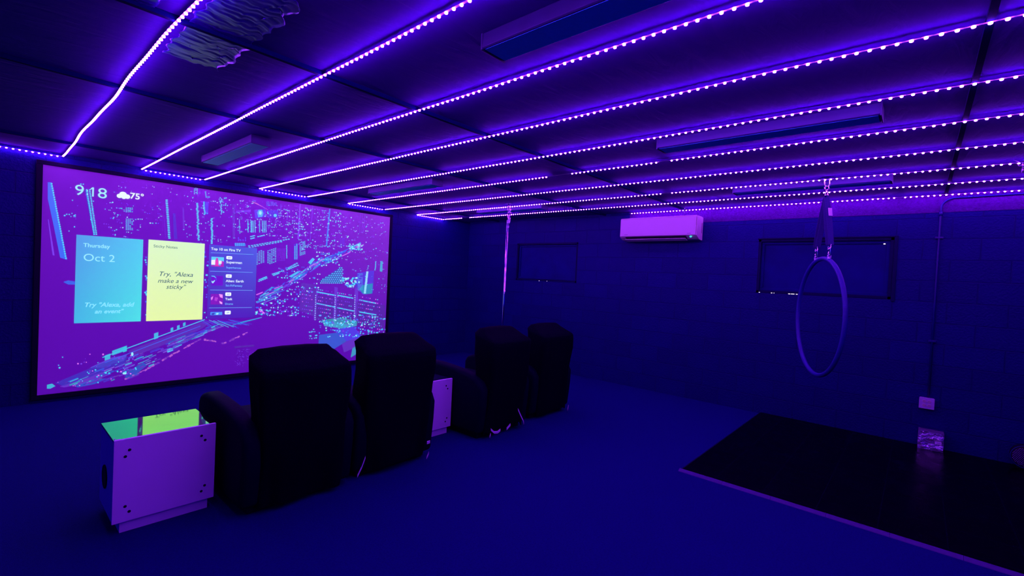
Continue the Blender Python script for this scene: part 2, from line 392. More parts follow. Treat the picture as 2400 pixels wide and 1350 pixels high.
# bright orbs and their halo building
poly([(596, 492), (622, 490), (624, 508), (598, 512)], FAINT, .9); poly([(626, 493), (652, 492), (652, 510), (628, 510)], FAINT, .7)
dot(610, 500, 14, 17, (40, 170, 240)); dot(610, 499, 7, 8, PALE, 1, CY - .001); dot(645, 505, 8, 7, CYAN)
for i in range(9): line(588 + i * 1.5, 472 + i * .4, 622 + i * .8, 488 + i * .5, .7, PINK, .7)
poly([(553, 494), (588, 491), (588, 497), (553, 499)], VIO, .8); grid(624, 472, 648, 482, 7, 4, 2.6, 1.5, BLUE)
for x in (581, 589, 593, 597.5, 608, 615, 619, 623): col_(x, 517, x + .6, 545, 12, 2.6 if x != 589 else 4.5, 1.7, CYAN, .2)
grid(556, 555, 578, 566, 4, 2, 3.6, 4, FAINT, drop=.2); poly([(549, 570), (575, 570), (577, 577), (551, 577)], BLUE, .7); grid(550, 569, 574, 577, 5, 3, 4, 1.4, CYAN)
for (x0, y0, x1, y1, n) in ((581, 577, 680, 560, 16), (582, 580.5, 662, 566, 12), (587, 555, 597, 552, 3), (587, 560, 597, 557, 3), (603, 555, 621, 551, 4), (605, 660, 627, 651, 5), (607, 656, 626, 648, 5), (637, 643, 662, 635, 6), (640, 646, 655, 640, 4), (671, 633, 700, 621, 7), (674, 629, 698, 616, 6)):
    col_(x0, y0, x1, y1, n, 5.4, 2.2, CYAN, .5)
grid(600, 590, 620, 622, 4, 9, 4, 1.7, CYAN, -.35); grid(626, 587, 648, 622, 5, 9, 4, 1.7, CYAN, -.35)
grid(650, 582, 668, 612, 6, 9, 1.6, 1.8, VIO); col_(672, 574, 672, 606, 13, 2.4, 2, CYAN)
P4((689, 572), (698, 570), (697, 608), (688, 610), FAINT, .6); grid(689, 571, 698, 608, 2, 14, 3, 1.7, CYAN); grid(702, 568, 716, 600, 4, 12, 2.6, 1.6, CYAN, -.3)
grid(797, 558, 808, 578, 5, 8, 1.6, 1.3, FAINT)
# avenue that runs up to the right
random.seed(11)
road = [(600, 700), (650, 680), (690, 655), (711, 641), (744, 617), (778, 606), (839, 577)]
for (a, b) in zip(road, road[1:]):
    for k in range(22):
        t = random.random(); x = a[0] + (b[0] - a[0]) * t; y = a[1] + (b[1] - a[1]) * t + random.uniform(-11, 11) * (1 - (x - 600) / 420)
        L = random.uniform(5, 22); sl = (b[1] - a[1]) / (b[0] - a[0])
        line(x, y, x + L, y + L * sl, random.uniform(1, 3), random.choice([CYAN, BLUE, FAINT, VIO, PINK, BLUE]), .85)
poly([(676, 648), (700, 634), (710, 637), (690, 652)], CYAN, .8); poly([(722, 615), (733, 604), (738, 608), (728, 620)], CYAN, .9); poly([(727, 622), (742, 616), (745, 622), (730, 627)], PINK, .7)
scat(650, 745, 625, 690, 70, 1.4, 3.2, [CYAN, PALE, VIO, BLUE]); scat(740, 800, 590, 625, 50, 1.4, 3, [CYAN, PALE, BLUE]); scat(812, 845, 572, 586, 40, 1.4, 3.2, [CYAN, PALE])
# wedge tower with a hatched roof
poly([(747, 660), (801, 624), (799, 664), (766, 662)], BLUE, .35)
for i in range(9):
    for j in range(11):
        x = 752 + j * 4.9 + (i % 2) * 2.2; y = 628 + i * 4.4
        if y > 660 - (x - 747) * .66 and y < 665: dot(x, y, 3.6, 2.4, CYAN)
scat(798, 836, 650, 672, 45, 1.8, 4, [CYAN, PALE, BLUE])
poly([(837, 640), (877, 634), (874, 688), (850, 690), (833, 674)], FAINT, .75); poly([(850, 668), (874, 664), (872, 688), (852, 690), (842, 678)], CYAN, .5)
col_(861, 636, 855, 688, 22, 6, 2, PALE, .2); grid(838, 640, 850, 680, 4, 14, 1.6, 1.4, CYAN); P4((892, 612), (897, 612), (896, 637), (890, 636), CYAN, .6); col_(881, 612, 879, 634, 12, 2.4, 1.6, CYAN)
# long apartment facades
poly([(706, 662), (742, 668), (736, 742), (702, 728)], VIO, .45); poly([(744, 690), (784, 697), (780, 757), (740, 748)], VIO, .35)
poly([(790, 697), (830, 704), (826, 762), (786, 757)], VIO, .35); poly([(836, 706), (903, 716), (900, 772), (834, 762)], VIO, .35)
for r_ in range(9):
    for (xa, xb) in ((708, 738), (746, 783), (791, 829), (840, 900)):
        n = int((xb - xa) / 4.4)
        for k in range(n):
            x = xa + k * 4.4 + 1; y = 672 + r_ * 8.6 + (x - 706) * .17
            if y > 775 or random.random() < .3: continue
            dot(x, y, 2.6, 2.2, random.choice([VIO, VIO, VIO, CYAN, PINK]))
for (a, b, c, d) in ((742, 684, 784, 692), (791, 692, 828, 699), (842, 703, 882, 711), (742, 711, 786, 720), (790, 721, 829, 729), (842, 731, 882, 738)): line(a, b, c, d, 2.6, CYAN)
for x in (740, 786, 832): col_(x, 690, x - 2, 752, 12, 2.2, 2.2, PALE)
for x in (738, 784, 832): P4((x, 672), (x + 8, 674), (x + 5, 750), (x - 3, 748), VIO, .7)
# forecourt, trees and lamps at the foot
poly([(754, 750), (800, 744), (838, 753), (836, 764), (800, 770), (760, 764)], CYAN, .55); poly([(748, 785), (800, 778), (812, 800), (770, 826), (745, 824)], BLUE, .6)
poly([(780, 772), (830, 766), (850, 790), (812, 800)], FAINT, .9); poly([(826, 815), (846, 805), (842, 826), (822, 838)], CYAN, .5); scat(744, 905, 738, 790, 150, 1.4, 3.8, [CYAN, PALE, BLUE, VIO, CYAN])
poly([(800, 800), (842, 792), (850, 802), (826, 818), (806, 826)], VIO, .6); scat(600, 700, 690, 740, 110, 1.4, 3.6, [CYAN, PALE, BLUE, VIO]); scat(725, 745, 770, 800, 14, 1.4, 3, [CYAN])
poly([(606, 722), (612, 726), (622, 734), (616, 736), (608, 730)], PINK); 
for i in range(12): line(600 + random.uniform(0, 20), 690 + i * 2, 640 + random.uniform(-10, 20), 672 + i * 2.2, 1.3, random.choice([CYAN, BLUE, FAINT]), .8)
# crossroads under the cards
for i in range(16): line(470 + i * 5, 752 + random.uniform(-4, 4), 500 + i * 6, 764 + random.uniform(-6, 6), 1.1, random.choice([CYAN, BLUE, FAINT]), .9)
for i in range(8): line(545 + i * 3, 762 - i, 600 + i * 2, 748 - i * .6, 1.1, random.choice([CYAN, BLUE]), .8)
# wide street at the lower left
random.seed(5)
line(240, 838, 480, 749, 2.0, CYAN, .9); line(246, 850, 470, 764, 1.2, BLUE)
for (x, y, w_, h_) in ((252, 837, 13, 12), (279, 822, 32, 11), (293, 818, 9, 13), (366, 787, 10, 14), (403, 772, 6, 8), (418, 767, 6, 9), (432, 760, 6, 8)): poly([(x - w_ / 2, y - h_ / 2 + w_ * .18), (x + w_ / 2, y - h_ / 2 - w_ * .18), (x + w_ / 2, y + h_ / 2 - w_ * .18), (x - w_ / 2, y + h_ / 2 + w_ * .18)], CYAN, .75)
def lowx(t): return 110 + 390 * t
for pts_, c_, k_ in (([(128, 898), (200, 868), (262, 842), (300, 836), (292, 852), (230, 878), (150, 905)], FAINT, .55), ([(140, 906), (240, 872), (262, 876), (210, 897), (150, 908)], VIO, .7),
                     ([(210, 862), (262, 838), (298, 832), (290, 846), (240, 862)], (90, 80, 220), .8), ([(300, 872), (335, 848), (345, 856), (310, 884), (292, 887)], BLUE, .5),
                     ([(300, 822), (390, 788), (470, 756), (500, 752), (470, 772), (390, 806), (312, 836)], VIO, .5), ([(420, 790), (452, 778), (456, 788), (424, 800)], FAINT, .6), ([(176, 905), (215, 890), (260, 886), (222, 900), (182, 908)], BLUE, .6)):
    poly(pts_, c_, k_, CY + .0002)
for i in range(330):
    t = random.random(); x = lowx(t); up = 908 - (x - 110) * .392; wd = 16 + 42 * math.sin(min(1, t * 1.3) * PI) ** .8
    y = up + 6 + random.random() * wd
    if y > 922 - (x - 92) * .1068 - 9 or (300 < x < 420 and random.random() < .5 and y > up + 26): continue
    L = random.uniform(4, 26); line(x, y, x + L, y - L * .40, random.uniform(.8, 3.2), random.choice([CYAN, BLUE, FAINT, FAINT, VIO, VIO, (130, 90, 220)]), random.uniform(.5, .95))
for (a, b) in zip([(292, 890), (345, 865), (397, 835), (472, 794), (525, 805), (581, 779)], [(345, 865), (397, 835), (472, 794), (525, 805), (581, 779)]):
    for k in range(9):
        t = k / 9; x = a[0] + (b[0] - a[0]) * t; y = a[1] + (b[1] - a[1]) * t
        if random.random() < .8: line(x, y + random.uniform(-1.5, 1.5), x + (b[0] - a[0]) * .1, y + (b[1] - a[1]) * .1, random.uniform(1.8, 5), random.choice([PINK, (150, 70, 215), PINK]), .6)
poly([(110, 902), (122, 899), (130, 905), (118, 911), (110, 911)], CYAN, .7); dot(310, 830, 6, 8, PALE); dot(292, 875, 10, 5, PALE); scat(130, 320, 830, 905, 40, 1.5, 4, [CYAN, VIO, PINK])
scat(551, 594, 816, 858, 60, .8, 1.6, [VIO]); poly([(549, 812), (596, 808), (596, 812), (549, 816)], VIO, .4)
obj('city_view', bm, 'picture', ps)

def card(name, x0, x1, z0, z1, corners, km, y=-.021):
    bm, ly = glow_mesh()
    n = 14
    def c(u, v): return tuple(sum(lin(corners[k])[i] * wt for k, wt in enumerate(((1 - u) * v, u * v, (1 - u) * (1 - v), u * (1 - v)))) for i in range(3))
    vs = [[bm.verts.new((x0 + (x1 - x0) * i / n - ox, y, z0 + (z1 - z0) * j / n - oz)) for i in range(n + 1)] for j in range(n + 1)]
    for j in range(n):
        for i in range(n):
            fc = bm.faces.new((vs[j][i], vs[j][i + 1], vs[j + 1][i + 1], vs[j + 1][i]))
            for l in fc.loops:
                l[ly] = (*[kk * q for kk, q in zip(km, c((l.vert.co.x + ox - x0) / (x1 - x0), (l.vert.co.z + oz - z0) / (z1 - z0)))], 1)
    return obj(name, bm, 'picture', ps)
def text(s, px0, px1, pyc, m, par, ph=None, shear=0, bold=0, y=-.0225, name='lettering', h=None, sp=1):
    """one line of writing on the screen plane, from px0 to px1 of the picture, centred on height pyc"""
    cu = bpy.data.curves.new(name, 'FONT'); cu.body = s; cu.shear = shear; cu.offset = bold; cu.size = 1; cu.resolution_u = 4; cu.space_character = sp
    to = bpy.data.objects.new(name, cu); C.objects.link(to)
    me = bpy.data.meshes.new_from_object(to.evaluated_get(bpy.context.evaluated_depsgraph_get()))
    bpy.data.objects.remove(to)
    xs = [v.co.x for v in me.vertices]; zs = [v.co.y for v in me.vertices]
    X0_, Zc = at(px0, pyc[0]); X1_, Zc2 = at(px1, pyc[1]); Zm = (Zc + Zc2) / 2
    kx = (X1_ - X0_) / (max(xs) - min(xs)); kz = (h / (max(zs) - min(zs))) if h else kx
    mz = (min(zs) + max(zs)) / 2
    for v in me.vertices: v.co = (X0_ + (v.co.x - min(xs)) * kx - ox, y, Zm + (v.co.y - mz) * kz - oz)
    me.materials.clear(); me.materials.append(m)
    o = bpy.data.objects.new(name, me); C.objects.link(o); o.parent = par
    return o
TW = proj_mat('text_white', (225, 250, 255)); TC = proj_mat('text_cyan', (150, 235, 250)); TD = mat('text_dark', (.02, .06, .1), .9, emis=lin((40, 90, 100)), es=.6)
TI = proj_mat('text_soft', (120, 230, 245), .5); TB = proj_mat('badge_white', (235, 250, 255)); TL = proj_mat('text_light_blue', (110, 190, 250)); TN = mat('text_on_badge', (.02, .05, .2), .9, emis=lin((60, 100, 200)), es=.7)
def digit_one(xa, xb, ya, yb):
    (x0, z1), (x1, z0) = at(xa, ya), at(xb, yb); wd = .0125; bm = nb()
    pts = [(x1, z0), (x1, z1), (x1 - wd, z1), (x0, z1 - .018), (x0, z1 - .031), (x1 - wd, z1 - .014), (x1 - wd, z0)]
    bm.faces.new([bm.verts.new((x - ox, -.0225, z - oz)) for x, z in pts]); obj('clock_digit', bm, TC, ps)
text('9', 176, 196.5, (445.5, 445.5), TC, ps, h=.104, name='clock_digit'); text(':', 203, 206, (451, 451), TC, ps, h=.05, name='clock_digit'); digit_one(212, 219.5, 438.5, 461); text('8', 229.5, 250.5, (453, 453), TC, ps, h=.105, name='clock_digit')
text('75°', 305, 337, (458, 462), TW, ps, bold=.02, name='temperature_lettering')
cx_, cz_ = at(290, 458); bm = nb()
for (dx, dz, r_) in ((-.036, -.012, .022), (-.006, .006, .032), (.03, -.008, .024), (.0, -.016, .022)):
    bmesh.ops.create_circle(bm, cap_ends=True, segments=18, radius=r_, matrix=Matrix.Translation((cx_ + dx - ox, -.0226 - .0002 * r_, cz_ + dz - oz)) @ Matrix.Rotation(PI / 2, 4, 'X'))
obj('cloud_icon', bm, TW, ps)
c1 = card('date_card', .636, 1.175, .776, 1.676, [(75, 165, 240), (60, 215, 245), (55, 195, 240), (70, 240, 240)], (.7, .85, .75))
c2 = card('note_card', 1.222, 1.760, .776, 1.682, [(225, 255, 205), (215, 255, 200), (238, 255, 170), (236, 255, 172)], (.9, .95, .6))
c3 = card('list_panel', 1.808, 2.345, .780, 1.676, [(60, 80, 225), (55, 105, 240), (85, 35, 200), (75, 30, 195)], (.5, .7, .6))
text('Thursday', 195, 258, (577, 578), TC, c1, bold=.015); text('Oct 2', 196, 269, (603, 606), TC, c1)
text('Try "Alexa, add', 199, 315, (714.5, 716), TI, c1, shear=.25, bold=.015); text('an event"', 222, 290, (728.5, 730), TI, c1, shear=.25, bold=.015)
text('Sticky Notes', 360, 416, (578, 580.5), TD, c2); text('Try, "Alexa', 374, 452, (643.5, 645), TD, c2, shear=.28)
text('make a new', 370, 453, (658, 659), TD, c2, shear=.28); text('sticky"', 389.5, 436, (673, 674), TD, c2, shear=.28)
text('Top 10 on Fire TV', 494.5, 564, (584, 588), TW, c3, bold=.02)
rows = [('#1', 'Superman', 'Superheroes', 604, 615.5, 628, 567, 565), ('#2', 'Alien: Earth', 'Sci-Fi/Fantasy', 647, 658.5, 670, 571, 568), ('#3', 'Task', 'Drama', 689.5, 700.5, 712, 544.5, 546), ('#4', None, None, 732.5, 0, 0, 0, 0)]
for i, (b_, t1_, t2_, yb, y1_, y2_, xe, xe2) in enumerate(rows):
    xo = 530.5 - i * 1.2
    a = at(xo, yb - 4.2); d_ = at(xo + 13.5, yb + 4.2)
    r_ = .01; pr = []
    for (qx, qz, s0) in ((d_[0] - r_, a[1] - r_, 0), (a[0] + r_, a[1] - r_, 1), (a[0] + r_, d_[1] + r_, 2), (d_[0] - r_, d_[1] + r_, 3)):
        for k in range(4): an = (s0 + k / 3) * PI / 2; pr.append((qx + r_ * math.cos(an) - ox, qz + r_ * math.sin(an) - oz))
    bm = nb(); bm.faces.new([bm.verts.new((x, -.0222, z)) for x, z in pr]); obj('badge', bm, TB, c3)
    text(b_, xo + 4, xo + 10, (yb, yb), TN, c3, y=-.0228)
    if t1_: text(t1_, xo - .5, xe, (y1_, y1_ + .5), TW, c3, bold=.015); text(t2_, xo - .5, xe2, (y2_, y2_ + .3), TL, c3, bold=.01)
for (xa, ya, xb, yb) in ((494, 592.5, 594, 597), (492, 636, 592, 639), (492, 680, 592, 681), (490, 722, 590, 721)):
    bm = nb(); p = at(xa, ya); q = at(xb, yb); bm.faces.new([bm.verts.new((x - ox, -.0222, z - oz)) for x, z in (p, q, (q[0], q[1] + .004), (p[0], p[1] + .004))]); obj('divider', bm, TL, c3)
# thumbnails: small generic pictures
def thumb(x0, y0, x1, y1, bits, bg):
    bm, ly = glow_mesh(); a = at(x0, y0); b = at(x1, y1)
    quad(bm, ly, [(a[0], b[1]), (b[0], b[1]), (b[0], a[1]), a], bg, -.0222)
    for pts, c in bits: quad(bm, ly, [(a[0] + (b[0] - a[0]) * u, a[1] + (b[1] - a[1]) * v) for u, v in pts], c, -.0226)
    obj('thumbnail', bm, 'picture', c3)
thumb(495.5, 601.5, 524, 625.5, [([(0, .35), (.3, .3), (.3, .8), (0, .8)], (240, 240, 255)), ([(.32, .3), (.55, .3), (.6, .95), (.3, .95)], (225, 60, 150)), ([(.36, .1), (.52, .1), (.54, .34), (.36, .34)], (190, 60, 160)), ([(.6, .35), (.85, .4), (.85, .7), (.6, .7)], (240, 240, 255)), ([(.8, .35), (1, .45), (1, 1), (.0, 1), (.0, .85), (.75, .85)], (170, 30, 160))], (70, 210, 240))
thumb(495.5, 646, 522, 669.5, [([(0, .0), (.25, .02), (.42, .2), (.36, .22), (.2, .1), (0, .08)], CYAN), ([(.42, .2), (.47, .45), (.4, .55), (.36, .22)], FAINT), ([(.03, .5), (.12, .6), (.26, .45), (.33, .5), (.14, .8), (.03, .68)], PALE)], (90, 10, 180))
thumb(494, 689, 522, 713.5, [([(.65, .0), (.95, .05), (.98, .4), (.75, .3)], (235, 150, 240)), ([(0, .35), (.2, .2), (.15, .5), (.05, .6)], (220, 130, 235)), ([(.35, .3), (.6, .35), (.5, .7), (.3, .6)], (170, 60, 190)), ([(.7, .65), (.95, .8), (.95, .98), (.75, .9)], (240, 170, 245))], (120, 20, 160))
thumb(493, 731.5, 520.5, 738, [([(.1, .4), (.4, .2), (.3, .9), (.1, .9)], (20, 60, 160)), ([(.5, .3), (.7, .3), (.65, .9), (.45, .9)], PALE)], (50, 150, 240))

# ------------------------------------------------------------------ recliners under loose black covers
def cover_bm(seed, tw=1.):
    bm = nb(); n = 72; rg = [(.05, .035, .25, .035, .285), (.045, .10, .25, .10, .29), (.035, .2, .25, .2, .295), (.02, .32, .26, .32, .30), (.01, .45, .26, .45, .308), (0, .58, .265, .58, .315),
                           (-.012, .70, .27, .74, .32), (-.018, .79, .28, .86, .322), (-.018, .832, .30, .90, .32), (-.008, .848, .315, .92, .315), (.06, .882, .315, .93, .29), (.13, .92, .31, .942, .268), (.17, .946, .305, .948, .252), (.195, .957, .295, .95, .235), (.23, .96, .28, .95, .12)]
    rings = []
    for i, (yb, zb, yf, zf, hw) in enumerate(rg):
        row = []; dn = max(0, 1 - zb / .85)
        for k in range(n):
            a = 2 * PI * k / n; c, s = math.cos(a), math.sin(a); e = .28 if i < 11 else .36
            x = hw * tw * math.copysign(abs(c) ** e, c); t = (1 + math.copysign(abs(s) ** e, s)) / 2
            y = yb + (yf * .8 - yb) * t; z = zb + (zf - zb) * t
            pn = Vector((x * 9 + seed * 3.1, y * 9, z * 2.2)); pl = Vector((x * 3.2 + seed, y * 3.2, z * 3.5))
            f1 = noise.noise(pn) * (.012 + .034 * dn) + noise.noise(pl) * (.02 if 3 < i < 10 else .008) + noise.noise(pn * 2.3) * .006
            nx, ny = (c, s * .8); x += nx * f1; y += ny * f1
            if i == 0: z += max(0, noise.noise(Vector((a * 1.7, seed * 2.3, 0)))) * .07
            row.append(bm.verts.new((x, y, z)))
        rings.append(row)
    for A, Bq in zip(rings, rings[1:]):
        for k in range(n): bm.faces.new((A[k], A[(k + 1) % n], Bq[(k + 1) % n], Bq[k]))
    cpt = bm.verts.new((0, .215, .957))
    for k in range(n): bm.faces.new((rings[-1][k], rings[-1][(k + 1) % n], cpt))
    return bm
def arm_bm(s):
    prof = [(.07, .05), (.045, .30), (.04, .44), (.075, .50), (.13, .535), (.25, .565), (.40, .585), (.60, .598), (.76, .60), (.85, .575), (.885, .52), (.885, .06)]
    return prism(nb(), prof, .235 * s, .345 * s, 'x')
def recliner(label, X, Y, rz, seed, brackets, tw=1., sz=1.):
    t = thing('recliner', label, 'recliner chair', (X, Y, 0), rz, 'recliners facing the screen'); t.scale.z = sz
    obj('slipcover', cover_bm(seed, tw), 'black_fabric', t, smooth=True)
    for s in (-1, 1): obj('armrest', arm_bm(s), 'black_vinyl', t, True, bevel=.035, seg=4)
    obj('seat', B(-.24, .24, .2, .84, .26, .46), 'black_vinyl', t, True, bevel=.05, seg=4)
    obj('footrest', B(-.235, .235, .845, .90, .08, .43), 'black_vinyl', t, True, bevel=.022, seg=3)
    obj('base', B(-.29, .29, .12, .82, .0, .25), 'frame_black', t, bevel=.01)
    for pts in brackets:
        bm = nb(); pv = None; W = .009
        for i, (x, y, z) in enumerate(pts):
            q = [bm.verts.new((x, y - .004, z - W)), bm.verts.new((x, y - .004, z + W)), bm.verts.new((x + .008, y + .008, z + W)), bm.verts.new((x + .008, y + .008, z - W))]
            if pv:
                for k in range(4): bm.faces.new((pv[k], pv[(k + 1) % 4], q[(k + 1) % 4], q[k]))
            else: bm.faces.new(q)
            pv = q
        bm.faces.new(pv[::-1]); o = obj('hem_strap', bm, 'strap_white', t); o['label'] = 'pale strap showing at the hem of the black cover'
    return t
recliner('big black covered recliner nearest the camera, next to the near white cabinet', 1.33, 2.755, 0, 1, [], .86)
recliner('black covered recliner second from the left, left of the far white cabinet', 2.05, 2.79, 0, 2, [[(-.36, -.012, .07), (-.33, -.012, .12), (-.305, -.012, .18)], [(.22, -.015, .155), (.262, -.0, .15)], [(.235, -.0, .035), (.255, .0, .07)]], .92, 1.035)
recliner('black covered recliner right of the far white cabinet, in front of the chrome pole', 3.235, 2.79, 0, 3, [[(-.26, -.02, .11), (-.215, -.02, .075), (-.17, -.02, .067), (-.135, -.02, .08)], [(-.05, -.02, .07), (.0, -.02, .1)], [(.1, -.02, .22), (.14, -.02, .16), (.185, -.02, .1), (.195, -.02, .07)], [(-.27, -.02, .05), (-.26, -.02, .07)]], .86, 1.03)
recliner('black covered recliner farthest right in the row', 4.07, 2.86, 0, 4, [[(.195, -.022, .035), (.21, -.022, .08)]], .89, 1.02)

# ------------------------------------------------------------------ white storage cabinets between the chairs
def cabinet(label, X, Y, top):
    t = thing('end_table', label, 'side cabinet', (X, Y, 0), 0, 'white cabinets beside the recliners')
    obj('back_panel', B(0, .467, 0, .018, .062, .505), 'white_board', t, bevel=.0015)
    bm = nb(); 
    for (a, b) in ((.002, .02), (.447, .465)): box(bm, a, b, .0185, .395, .064, .49)
    box(bm, .0205, .4465, .3755, .395, .064, .49)
    obj('side_panel', bm, 'cabinet_side', t, bevel=.0015)
    obj('toe_kick', B(.035, .44, .02, .37, 0, .0635), 'cabinet_side', t)
    obj('table_top', B(.0, .467, .0185, .40, .4905, .502), top, t, bevel=.001)
    for (x, z) in ((.065, .444), (.048, .412), (.394, .445), (.413, .416), (.418, .146), (.402, .116), (.053, .144), (.071, .112)):
        bm = nb(); bmesh.ops.create_cone(bm, cap_ends=True, segments=16, radius1=.0075, radius2=.0065, depth=.002, matrix=Matrix.Translation((x, -.001, z)) @ Matrix.Rotation(PI / 2, 4, 'X'))
        obj('screw_cap', bm, 'dark_gap', t)
    bm = nb(); bmesh.ops.create_cone(bm, cap_ends=True, segments=28, radius1=.062, radius2=.058, depth=.004, matrix=Matrix.Translation((.0005, .235, .245)) @ Matrix.Rotation(-PI / 2, 4, 'Y'))
    sp = obj('speaker_cone', bm, 'dark_gap', t)
    bm = nb(); tube(bm, [(-.001, .235 + .062 * math.cos(k * PI / 14), .245 + .062 * math.sin(k * PI / 14)) for k in range(28)], .003, 6, True)
    obj('trim_ring', bm, 'frame_black', sp, True)
    bm = B(.006, .03, .022, .026, .5022, .504); box(bm, .006, .010, .022, .05, .5022, .504); obj('corner_mark', bm, 'strap_white', t)
    return t
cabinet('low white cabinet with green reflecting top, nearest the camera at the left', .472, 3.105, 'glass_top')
cabinet('low white cabinet half hidden between the second and third recliners', 2.412, 3.19, 'glass_dark')
# thin phone-like tray on the far cabinet
tr = obj('tray', B(0, .13, 0, .07, 0, .008), 'steel', None, bevel=.002); tr.location = (2.66, 3.30, .5025); tr.rotation_euler = (0, 0, .5)
tag(tr, 'small metal tray lying on top of the far white cabinet', 'tray')

# ------------------------------------------------------------------ air conditioner
ac = thing('air_conditioner', 'white wall-mounted split air conditioner with a small green display', 'air conditioner', (XF, 2.13, 2.05))
def acx(x): return x - XF
prof = [(0, .0), (0, .295), (-.04, .30), (-.17, .30), (-.2, .29), (-.2, .055), (-.185, .04), (-.12, .01), (-.05, 0)]
obj('housing', prism(nb(), prof, 0, 1.065, 'y'), 'white_plastic', ac, bevel=.004)
obj('front_panel', prism(nb(), [(-.2005, .052), (-.2005, .292), (-.185, .305), (-.212, .298), (-.216, .28), (-.216, .058), (-.21, .05)], .012, 1.053, 'y'), 'white_plastic', ac, bevel=.002)
obj('air_outlet', prism(nb(), [(-.202, .046), (-.19, .034), (-.14, .012), (-.14, .02), (-.19, .046)], .14, .98, 'y'), 'dark_gap', ac)
fl_ = obj('louver', prism(nb(), [(-.205, .012), (-.20, .018), (-.13, -.004), (-.135, -.012)], .14, .98, 'y'), 'white_plastic', ac, bevel=.002)
obj('side_slot', B(-.045, -.038, -.002, .001, .09, .22), 'dark_gap', ac)
bm = nb(); tube(bm, [(-.2, .075 + .011 * math.cos(k * PI / 8), .033 + .007 * math.sin(k * PI / 8)) for k in range(16)], .003, 6, True); obj('display_light', bm, 'pilot', ac)
for (a, b) in ((.07, .12), (.94, .99)):
    o = obj('badge', B(-.2172, -.216, a, b, .072, .075), 'frame_black', ac)

# ------------------------------------------------------------------ chrome pole with chain
px, py = 4.64, 4.19
po = thing('dance_pole', 'slim chrome pole with a chain at its top, behind the third recliner', 'pole', (px, py, 0))
obj('pole', tube(nb(), [(0, 0, .03), (0, 0, 2.2)], .015, 20), 'chrome', po, True)
obj('base_plate', tube(nb(), [(0, 0, 0), (0, 0, .012), (0, 0, .03)], [.14, .13, .03], 32), 'steel', po, True)
bm = nb(); box(bm, -.035, .035, -.035, .035, ZC - .022 - .0, ZC - .002); tube(bm, [(0, 0, ZC - .02), (0, 0, ZC - .09)], .012, 12)
obj('ceiling_mount', bm, 'painted_pipe', po)
def link(bm, c, rz, L=.026, wd=.011, r=.0036):
    pts = []
    for k in range(14):
        a = 2 * PI * k / 14; u = wd * math.cos(a); v = wd * math.sin(a) + math.copysign(L / 2, math.sin(a) if abs(math.sin(a)) > 1e-6 else 1)
        pts.append((c[0] + u * math.cos(rz), c[1] + u * math.sin(rz), c[2] + v))
    tube(bm, pts, r, 7, True)
bm = nb()
for k in range(8): link(bm, (-.010 + .003 * math.sin(k * 2.1), -.012, 2.395 - k * .038), (k % 2) * PI / 2 + .4)
for k in range(6): link(bm, (.022 + .004 * math.sin(k * 1.3), -.012, 2.395 - k * .038), (k % 2) * PI / 2 - .3)
obj('chain', bm, 'chrome', po, True)

